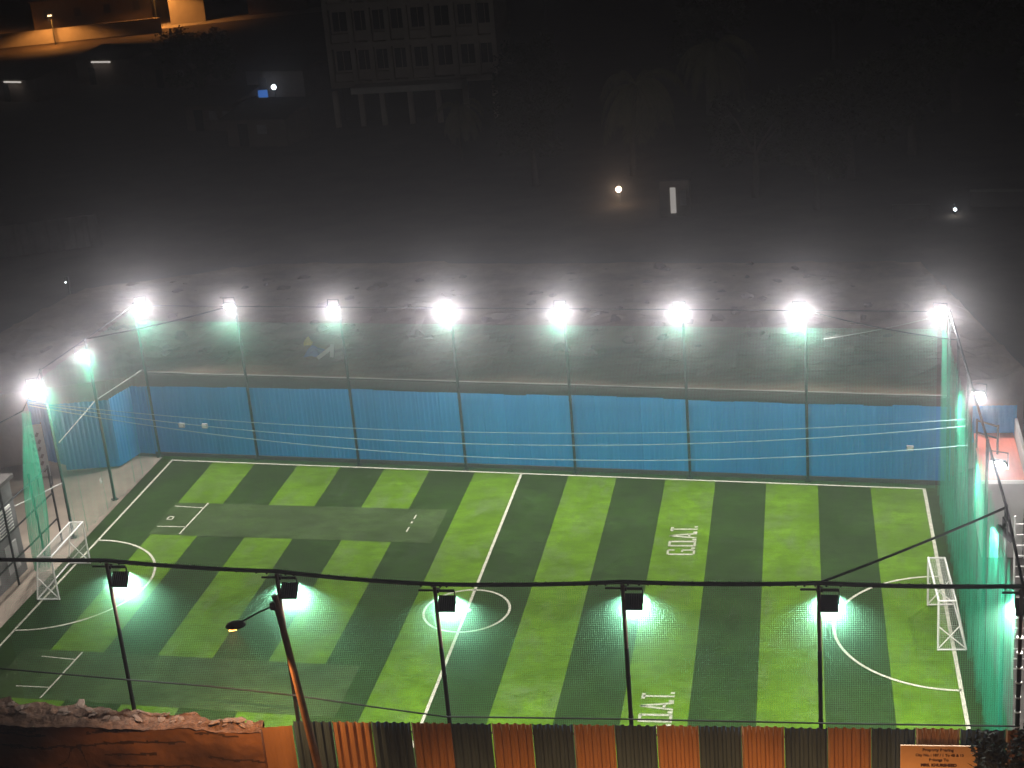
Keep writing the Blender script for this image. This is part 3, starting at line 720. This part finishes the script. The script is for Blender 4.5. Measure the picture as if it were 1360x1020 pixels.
for a in [('dark tree just right of the warm bulb behind the plateau', 24.5, 62, 0, 1.0, 0), ('dark tree beside the tall white lit doorway', 28.5, 58, 1, .9, 1),
          ('dark tree left of the low pale wall on the right', 31, 66, 2, 1.15, 2), ('large dark tree in the upper right corner of the view', 40, 88, 0, 1.6, 3),
          ('dark tree above the low pale wall on the right', 35.5, 73, 1, 1.3, 4), ('dark tree at the right edge behind the small white light', 45, 66, 2, 1.2, 5),
          ('dark tree between the two tall palms', 20, 92, 0, 1.4, 1.5), ('dark tree right of the old apartment building', 6.0, 84, 1, 1.1, 2.5),
          ('dark tree at the right end of the old apartment building', 3.5, 96, 2, 1.0, .5), ('dark tree behind the shacks on the left', -31, 106, 0, 1.2, 3.3),
          ('dark tree at the top right behind the large tree', 31, 118, 1, 1.5, .9), ('dark tree left of the warm bulb', 8.5, 68, 2, 1.0, 1.9)]: tree(*a)
def palm_meshes(seed, h):
    rd = random.Random(seed); m = MB()
    m.tube([(0, 0, -.1), (.15, .05, h * .4), (.45, .1, h * .8), (.6, .1, h)], .22, M['bark'], 9, r2=.13); tk = m.mesh('trunk')
    m = MB(); base = Vector((.6, .1, h))
    for i in range(28):
        a = 2 * PI * i / 28 + rd.uniform(-.2, .2); el = rd.uniform(-.35, 1.05); L = rd.uniform(3.8, 5.4); p = base.copy(); d = Vector((math.cos(a) * math.cos(el), math.sin(a) * math.cos(el), math.sin(el)))
        pts = [p.copy()]
        for j in range(12):
            d = (d + Vector((0, 0, -.16 - .02 * j))).normalized(); p = p + d * L / 12; pts.append(p.copy())
        m.tube(pts, .035, M['palm'], 4, r2=.008)
        side = Vector((-math.sin(a), math.cos(a), 0))
        for j in range(1, 12):
            for q in (0, .33, .66):
                pp = pts[j].lerp(pts[j + 1], q) if j < 12 else pts[j]; t_ = (pts[j + 1] - pts[j]).normalized(); l_ = .85 * math.sin(PI * (j + q) / 13) + .15
                for s in (-1, 1):
                    tip = pp + side * s * l_ * .62 + t_ * l_ * .4 + Vector((0, 0, -l_ * (.5 + .3 * rd.random())))
                    m.face([pp - t_ * .035, pp + t_ * .035, pp.lerp(tip, .6) + t_ * .04, tip], M['palm'])
    return m.mesh('crown'), tk
PMs = [palm_meshes(3, 6.6), palm_meshes(5, 7.6)]
for lb, x, y, i, rz in [('tall palm above the warm bulb with drooping fronds', 15.4, 70, 0, .4), ('tall dark palm right of the first palm', 21.6, 79, 1, 2.0), ('low palm beside the right side of the apartment building', 0.9, 78, 0, 1.1)]:
    r = thing('palm_tree', lb, 'palm tree', (x, y, -.03), rz, 'palms behind the pitch')
    if i == 0 and x < 5: r.scale = (.62, .62, .62)
    link('crown', PMs[i][0], r); link('trunk', PMs[i][1], r)
# orange lit bush at the bottom right corner
bu = thing('roadside_tree', 'small leafy tree lit orange in the bottom right corner over the sign', 'tree', (32.6, -8.8, 0))
rd = random.Random(4); cl = [((rd.uniform(-1.0, .9), rd.uniform(-.5, .5), rd.uniform(1.8, 4.0)), rd.uniform(.25, .5)) for _ in range(16)] + [((-.9, .2, 3.0), .35), ((.2, .1, 4.2), .35)]
link('crown', crown_mesh('crown', cl, 2600, 0.14, M['leaf'], 9), bu)
m = MB(); m.tube([(0, 0, 0), (.05, 0, 1.2), (-.05, .1, 2.4)], .09, M['bark'], 8, r2=.05)
for c, _ in cl[:9]: m.tube([(-.02, .05, 1.6), c], .03, M['bark'], 5, r2=.01)
m.build('trunk', bu)

# ------------------------------------------------------------------ left yard: grey building, pipe frame, banner
gb = thing('grey_shed', 'grey shed with white louvred windows at the left edge', 'shed', (-1.4, 0, 0))
m = MB(); m.box((-2.6, 4.0, 1.9), (4.4, 6.6, 3.8), M['concrete']); m.build('wall', gb)
m = MB(); m.box((-2.6, 4.0, 3.87), (4.7, 6.8, 0.14), M['dwall']); m.build('roof', gb)
for y in (1.6, 3.2, 4.8, 6.4):
    m = MB(); m.box((-0.385, y, 2.4), (0.03, 1.1, 1.0), M['white']); w = m.build('window', gb)
    m = MB()
    for q in range(7): m.box((-0.35, y, 2.02 + q * .125), (0.03, 0.98, 0.07), M['concrete'], Matrix.Rotation(.5, 3, 'Y'))
    m.build('louvre', w)
    m = MB(); m.box((-0.38, y, .95), (0.04, 0.9, 1.1), M['wallgrey'], None); m.build('panel', gb)
pf = thing('pipe_frame', 'black pipe scaffold frame in front of the grey shed', 'frame')
for y in (2.8, 4.4, 6.0, 8.2, 9.7):
    m = MB(); m.tube([(-1.5, y, 0), (-1.5, y, 4.2 - .2 * abs(y - 5))], .045, M['pole'], 8); m.build('upright', pf)
m = MB()
for z in (1.0, 2.1, 3.2): m.tube([(-1.5, 2.8, z), (-1.5, 9.7, z)], .035, M['pole'], 6)
m.build('rail', pf)
bn = thing('banner', 'narrow upright pale banner with dark marks behind the left net', 'banner', (-4.75, 15.0, 0), 0.35)
m = MB(); m.box((0, 0, 1.65), (0.62, 0.05, 2.4), M['wallgrey']); m.build('cloth', bn)
m = MB()
for i in range(6):
    for s in (-1, 1): m.box((s * .11 - .05 * (i % 2), -.032, .75 + i * .33), (.11, .012, .2), M['ink'], Matrix.Rotation(.5 * s, 3, 'Y'))
m.build('lettering', bn)
m = MB(); m.tube([(-.3, .05, 0), (-.3, .05, 2.9)], .03, M['pole'], 6); m.tube([(.3, .05, 0), (.3, .05, 2.9)], .03, M['pole'], 6); m.build('stand', bn)

# ------------------------------------------------------------------ right: red roofed shed, pipe frame
sh = thing('red_roofed_shed', 'shed with a flat red roof and white wall right of the net', 'shed')
m = MB(); m.prism([(33.5, 8.5), (34.85, 8.5), (34.98, 12.6), (33.62, 12.6)], 0, 2.94, M['wallgrey']); m.build('wall', sh)
m = MB(); m.corrugated((34.9, 8.44), (33.44, 8.44), 2.96, 2.965, M['red'])
m = MB(); m.prism([(33.42, 8.40), (34.86, 8.40), (34.98, 12.55), (33.6, 12.55)], 2.945, 3.0, M['red']); m.build('roof', sh)
m = MB(); m.box((34.14, 8.37, 2.93), (1.46, 0.06, 0.12), M['white']); m.build('fascia', sh)
m = MB(); m.corrugated((35.1, 12.62), (33.55, 12.62), 2.6, 4.05, M['blue'], .21, .022); m.build('back_panel', sh)
m = MB(); m.prism([(34.88, 8.4), (34.98, 8.4), (35.12, 12.6), (35.02, 12.6)], 0, 3.55, M['wallgrey']); m.build('side_wall', sh)
fr = thing('pipe_frame', 'black pipe frame standing by the red roof', 'frame')
m = MB()
for p in ((33.55, 11.2), (34.2, 10.6)): m.tube([(p[0], p[1], 0), (p[0], p[1], 4.1)], .04, M['pole'], 8)
m.build('upright', fr); m = MB(); m.tube([(33.55, 11.2, 4.05), (34.2, 10.6, 4.05)], .035, M['pole'], 6); m.tube([(33.55, 11.2, 3.6), (34.2, 10.6, 3.6)], .03, M['pole'], 6); m.build('rail', fr)
ld_ = thing('ladder', 'pale upright ladder frame at the right edge beyond the net', 'ladder', (33.75, 0.5, 0))
for s in (-.22, .22):
    m = MB(); m.tube([(s, 0, 0), (s, 0.4, 5.2)], .03, M['wallgrey'], 6); m.build('side_rail', ld_)
m = MB()
for i in range(15): m.tube([(-.22, .4 * (i + 1) / 16, .33 * (i + 1)), (.22, .4 * (i + 1) / 16, .33 * (i + 1))], .018, M['wallgrey'], 6)
m.build('rung', ld_)
ww = thing('boundary_wall', 'pale boundary wall along the right edge below the red roof', 'wall')
m = MB(); m.box((35.2, 1.0, 1.1), (0.2, 14.5, 2.2), M['concrete']); m.build('wall', ww); m = MB(); m.box((35.2, 1.0, 2.25), (0.3, 14.6, 0.08), M['concrete']); m.build('coping', ww)

# ------------------------------------------------------------------ background: apartment building
ab = thing('apartment_building', 'old plastered apartment block with a pale canopy over open columns, top left of centre', 'building', (0, 95, 0))
FX0, FX1 = -14.4, 1.2; FH = 3.5
m = MB()
for fl in range(1, 5):
    z = .2 + fl * FH
    m.box(((FX0 + FX1) / 2, 4.3, z), (FX1 - FX0, 8.2, .5), M['bplaster'])
for xx in (FX0 + .2, -12.0, -10.3, -8.6, -6.9, -4.9, -2.6, -.6, FX1 - .2): m.box((xx, .4, 10.2), (.42, .5, 13.0), M['bplaster'])
m.box(((FX0 + FX1) / 2, 4.8, 10.2), (FX1 - FX0 - .6, 7.0, 12.8), M['bplaster'])
for fl in range(1, 5):
    for xx, w in ((-13.2, 1.6), (-9.45, 1.3), (-5.9, 1.6), (-1.6, 1.6)): m.box((xx, .9, .7 + fl * FH), (w, .35, 1.0), M['bplaster'])
m.build('wall', ab)
for fl in range(1, 4):
    for xx in (-13.2, -11.15, -9.45, -7.75, -5.9, -3.75, -1.6, .2):
        m = MB(); m.box((xx, 1.18, 2.25 + fl * FH), (1.25, .14, 1.7), M['dark']); w = m.build('window', ab)
        m = MB(); m.box((xx, 1.08, 2.25 + fl * FH), (.07, .06, 1.7), M['bplaster']); m.build('frame', w)
m = MB(); m.box((-6.8, -1.1, 3.5), (10.2, 2.4, .55), M['white']); m.build('canopy', ab)
for xx in (FX0 + .4, -11.6, -9.6, -7.0, -4.4, -1.9, .8):
    m = MB(); m.box((xx, -.2, 1.6), (.45, .45, 3.3), M['bplaster']); m.build('column', ab)
m = MB(); m.box((-6.6, 5, 1.7), (15, 5, 3.3), M['dark']); m.build('ground_floor', ab)
m = MB(); m.box((-6.6, 4.5, 16.8), (16.2, 9, .3), M['concrete']); m.build('roof', ab)

# ------------------------------------------------------------------ background: shacks and lights on the left
def shack(label, x, y, w, d, h, rz, tube=None, win=0):
    r = thing('shack', label, 'shack', (x, y, -.03), rz, 'shacks in the dark on the left')
    m = MB(); m.box((0, 0, h / 2), (w, d, h), M['shackwall']); m.build('wall', r)
    m = MB(); m.corrugated((w / 2 + .3, -d / 2 - .4), (-w / 2 - .3, -d / 2 - .4), h - .02, h + .0, M['rust'])
    m = MB()
    for sgn in (1,):
        A = [(-w / 2 - .3, -d / 2 - .5, h), (w / 2 + .3, -d / 2 - .5, h), (w / 2 + .3, d / 2 + .4, h + .9), (-w / 2 - .3, d / 2 + .4, h + .9)]
        m.face(A, M['rust']); m.face([(p[0], p[1], p[2] - .06) for p in reversed(A)], M['rust'])
    m.build('roof', r)
    m = MB(); m.box((-w * .22, -d / 2 - .03, 1.0), (.95, .08, 2.0), M['dark']); m.build('door', r)
    for i in range(win):
        m = MB(); m.box((w * .1 + i * 1.6, -d / 2 - .03, 1.5), (.9, .08, .8), M['wallgrey']); m.build('window', r)
    if tube:
        m = MB(); m.tube([(-tube / 2, -d / 2 - .2, h - .35), (tube / 2, -d / 2 - .2, h - .35)], .09, M['tube'], 8); m.build('tube_light', r)
        area_lamp('tube_lamp', r, (0, -d / 2 - .35, h - .45), (0, -.5, -1), tube, 6, (1, .93, .85), .1)
    return r
shack('low dark shack with a long white tube light, far left', -57.5, 122, 6.5, 5, 2.6, -.35, tube=2.6)
shack('shack with a lit sloping roof edge, right of the far left tube light', -51.0, 131, 8, 5, 3.0, -.3, tube=2.8)
shack('dim shack in the dark below the far orange building', -40.5, 126, 9, 5, 2.8, -.25, win=1)
shack('shack with two pale window patches in the dark left middle', -26.3, 98, 5.5, 4, 2.6, -.3, win=2)
shack('shack below the blue lit panel, left of the apartment block', -19.0, 90, 6, 4.5, 2.5, -.2, win=1)
shack('shack behind the blue lit panel near the apartment block', -25.4, 116, 7, 5, 2.8, -.25)
def small_lamp(name, label, x, y, z, mt, r, power, color, arm=True, group='small lamps in the dark background'):
    t_ = thing(name, label, 'lamp', (x, y, 0), 0, group)
    m = MB(); m.tube([(0, 0, -.03), (0, 0, z + .3)], .06, M['pole'], 6); m.build('post', t_)
    bm = bmesh.new(); bmesh.ops.create_uvsphere(bm, u_segments=14, v_segments=9, radius=r)
    for v in bm.verts: v.co += Vector((0, -.3, z))
    me = bpy.data.meshes.new('bulb'); bm.to_mesh(me); bm.free(); me.materials.append(mt); link('bulb', me, t_)
    m = MB(); m.tube([(0, 0, z + .25), (0, -.3, z + .25), (0, -.3, z + r * .7)], .03, M['pole'], 6); m.build('arm', t_)
    if power: point_lamp('bulb_lamp', t_, (0, -.3 - r - .08, z), power, color, .1)
small_lamp('yard_lamp', 'warm round bulb glowing below the tall palm', 15.3, 61.8, 1.0, M['bulb'], .20, 45, (1, .7, .45))
small_lamp('yard_lamp', 'small white light near the low pale wall on the right', 36.9, 55.5, .35, M['coolbulb'], .10, 8, (1, 1, .95))
small_lamp('yard_lamp', 'white lamp shining above the blue lit panel', -24.9, 110, 1.6, M['coolbulb'], .26, 9, (.85, .92, 1))
small_lamp('yard_lamp', 'small warm light by the shacks left of the apartment block', -16.3, 90.5, 2.2, M['bulb'], .15, 160, (1, .75, .5))
small_lamp('yard_lamp', 'tiny white light at the top of the view right of the apartment block', -3.0, 150, 7.0, M['coolbulb'], .2, 0, (1, 1, 1))
small_lamp('yard_lamp', 'tiny white light on the left beside the plateau edge', -11.3, 33.0, 4.0, M['coolbulb'], .04, 0, (1, 1, 1))
m = MB(); m.box((0, 0, 0), (1.0, .05, 1.3), M['bluescreen']); tag(m.build('glowing_sign', None, (-25.7, 108.5, .9)), 'small glowing blue sign in the dark left of the apartment block', 'sign')
dr = thing('lit_hut', 'narrow hut with a tall white lit doorway behind the plateau', 'hut', (19.4, 57.5, 0))
m = MB(); m.box((0, .9, 1.2), (1.9, 1.6, 2.5), M['shackwall']); m.build('wall', dr); m = MB(); m.box((0, .7, 2.52), (2.3, 2.3, .12), M['rust']); m.build('roof', dr)
m = MB(); m.box((-.1, .06, 1.05), (.36, .1, 1.7), emit('lit_doorway', (1, .93, .86), .35)); m.build('doorway', dr)
m = MB(); m.box((.55, .06, 1.2), (.4, .1, 1.0), M['wallgrey']); m.build('window', dr)
def lowwall(label, x, y, L, h, rz, mt=None):
    r = thing('low_wall', label, 'wall', (x, y, -.03), rz)
    m = MB(); m.box((0, 0, h / 2), (L, .25, h), mt or M['wallgrey']); m.build('wall', r); m = MB(); m.box((0, 0, h + .05), (L + .1, .35, .1), M['concrete']); m.build('coping', r)
lowwall('low pale wall in the dark on the right', 34.2, 54.8, 2.2, .8, -.1, M['concrete'])
lowwall('dull broken wall at the right edge beyond the small white light', 39.6, 57, 3.2, 1.0, -.15, M['dwall'])
rf = thing('ribbed_fence', 'dim ribbed sheet fence in the gloom on the far left', 'fence')
m = MB(); m.corrugated((-20, 55.5), (-30, 51.5), 0, 2.2, M['concrete'], .9, .12); m.build('sheet_panel', rf)

# ------------------------------------------------------------------ background: sodium lit street, top left
b = MB(); b.face([(-125, 158, -.018), (-35, 192, -.018), (-37, 199, -.018), (-127, 165, -.018)], M['wallgrey']); struct(b.build('far_road'))
sdir = math.atan2(34, 90)
def far_house(label, x, y, w, d, h, mt, win=3):
    r = thing('street_house', label, 'house', (x, y, -.03), sdir, 'houses along the orange lit street')
    m = MB(); m.box((0, d / 2, h / 2), (w, d, h), mt); m.build('wall', r); m = MB(); m.box((0, d / 2 - .2, h + .1), (w + .8, d + .8, .2), M['rust']); m.build('roof', r)
    for i in range(win):
        m = MB(); m.box((-w / 2 + w * (i + .5) / win, -.03, h * .55), (1.0, .08, 1.3), M['dark']); m.build('window', r)
far_house('house with a bright orange lit blank wall beside the street', -63.2, 185.5, 5.2, 6, 6, M['wallgrey'], 0)
far_house('dark house with windows right of the bright orange wall', -51, 192, 9, 6, 6, M['shackwall'], 3)
far_house('long low house in the top left corner of the view', -108, 183, 22, 8, 5, M['shackwall'], 5)
far_house('low house in orange gloom left of the bright orange wall', -80, 189, 18, 7, 4.5, M['shackwall'], 4)
lw = thing('street_wall', 'long low wall along the orange lit street', 'wall', (-80, 171, -.03), sdir)
m = MB(); m.box((0, 0, 1.0), (34, .3, 2.0), M['wallgrey']); m.build('wall', lw)
def far_lamp(label, x, y, h, power):
    t_ = thing('street_light', label, 'street lamp', (x, y, -.03), sdir, 'street lamps along the far street')
    m = MB(); m.tube([(0, 0, 0), (0, 0, h), (0, -1.2, h + .3)], .08, M['pole'], 6); m.build('post', t_)
    m = MB(); m.box((0, -1.3, h + .25), (.5, .7, .16), M['sodium_far']); m.build('lamp_head', t_)
    ld = bpy.data.lights.new('street_lamp_light', 'SPOT'); ld.energy = power; ld.color = (1.0, .36, .07); ld.spot_size = math.radians(150); ld.spot_blend = .3; ld.shadow_soft_size = .2
    o = bpy.data.objects.new('street_lamp_light', ld); COL.objects.link(o); o.parent = t_; o.location = (0, -1.4, h + .05)
far_lamp('orange street lamp by the bright orange wall on the far street', -66.5, 181.5, 6.0, 9000)
far_lamp('orange street lamp in the top left corner with a bright head', -97.5, 177, 6.5, 22000)
far_lamp('orange street lamp at the left end of the far street', -77, 168.8, 4.0, 7000)

# ------------------------------------------------------------------ haze
h = MB(); h.box((0, 0, 19.0), (1000, 1000, 40.0), M['ground'])
hz = h.build('haze'); hz['kind'] = 'stuff'
hm = bpy.data.materials.new('haze'); hm.use_nodes = True
n = hm.node_tree.nodes; n.remove(n["Principled BSDF"])
def air(density, g):
    pv = n.new("ShaderNodeVolumePrincipled"); pv.inputs["Color"].default_value = (0.92, 0.90, 0.95, 1)
    pv.inputs["Density"].default_value = density; pv.inputs["Anisotropy"].default_value = g
    return pv
ad = n.new("ShaderNodeAddShader")
hm.node_tree.links.new(air(HAZE, 0.78).outputs[0], ad.inputs[0]); hm.node_tree.links.new(air(HAZE_GLARE, 0.97).outputs[0], ad.inputs[1])
hm.node_tree.links.new(ad.outputs[0], n["Material Output"].inputs["Volume"])
hz.data.materials.clear(); hz.data.materials.append(hm)
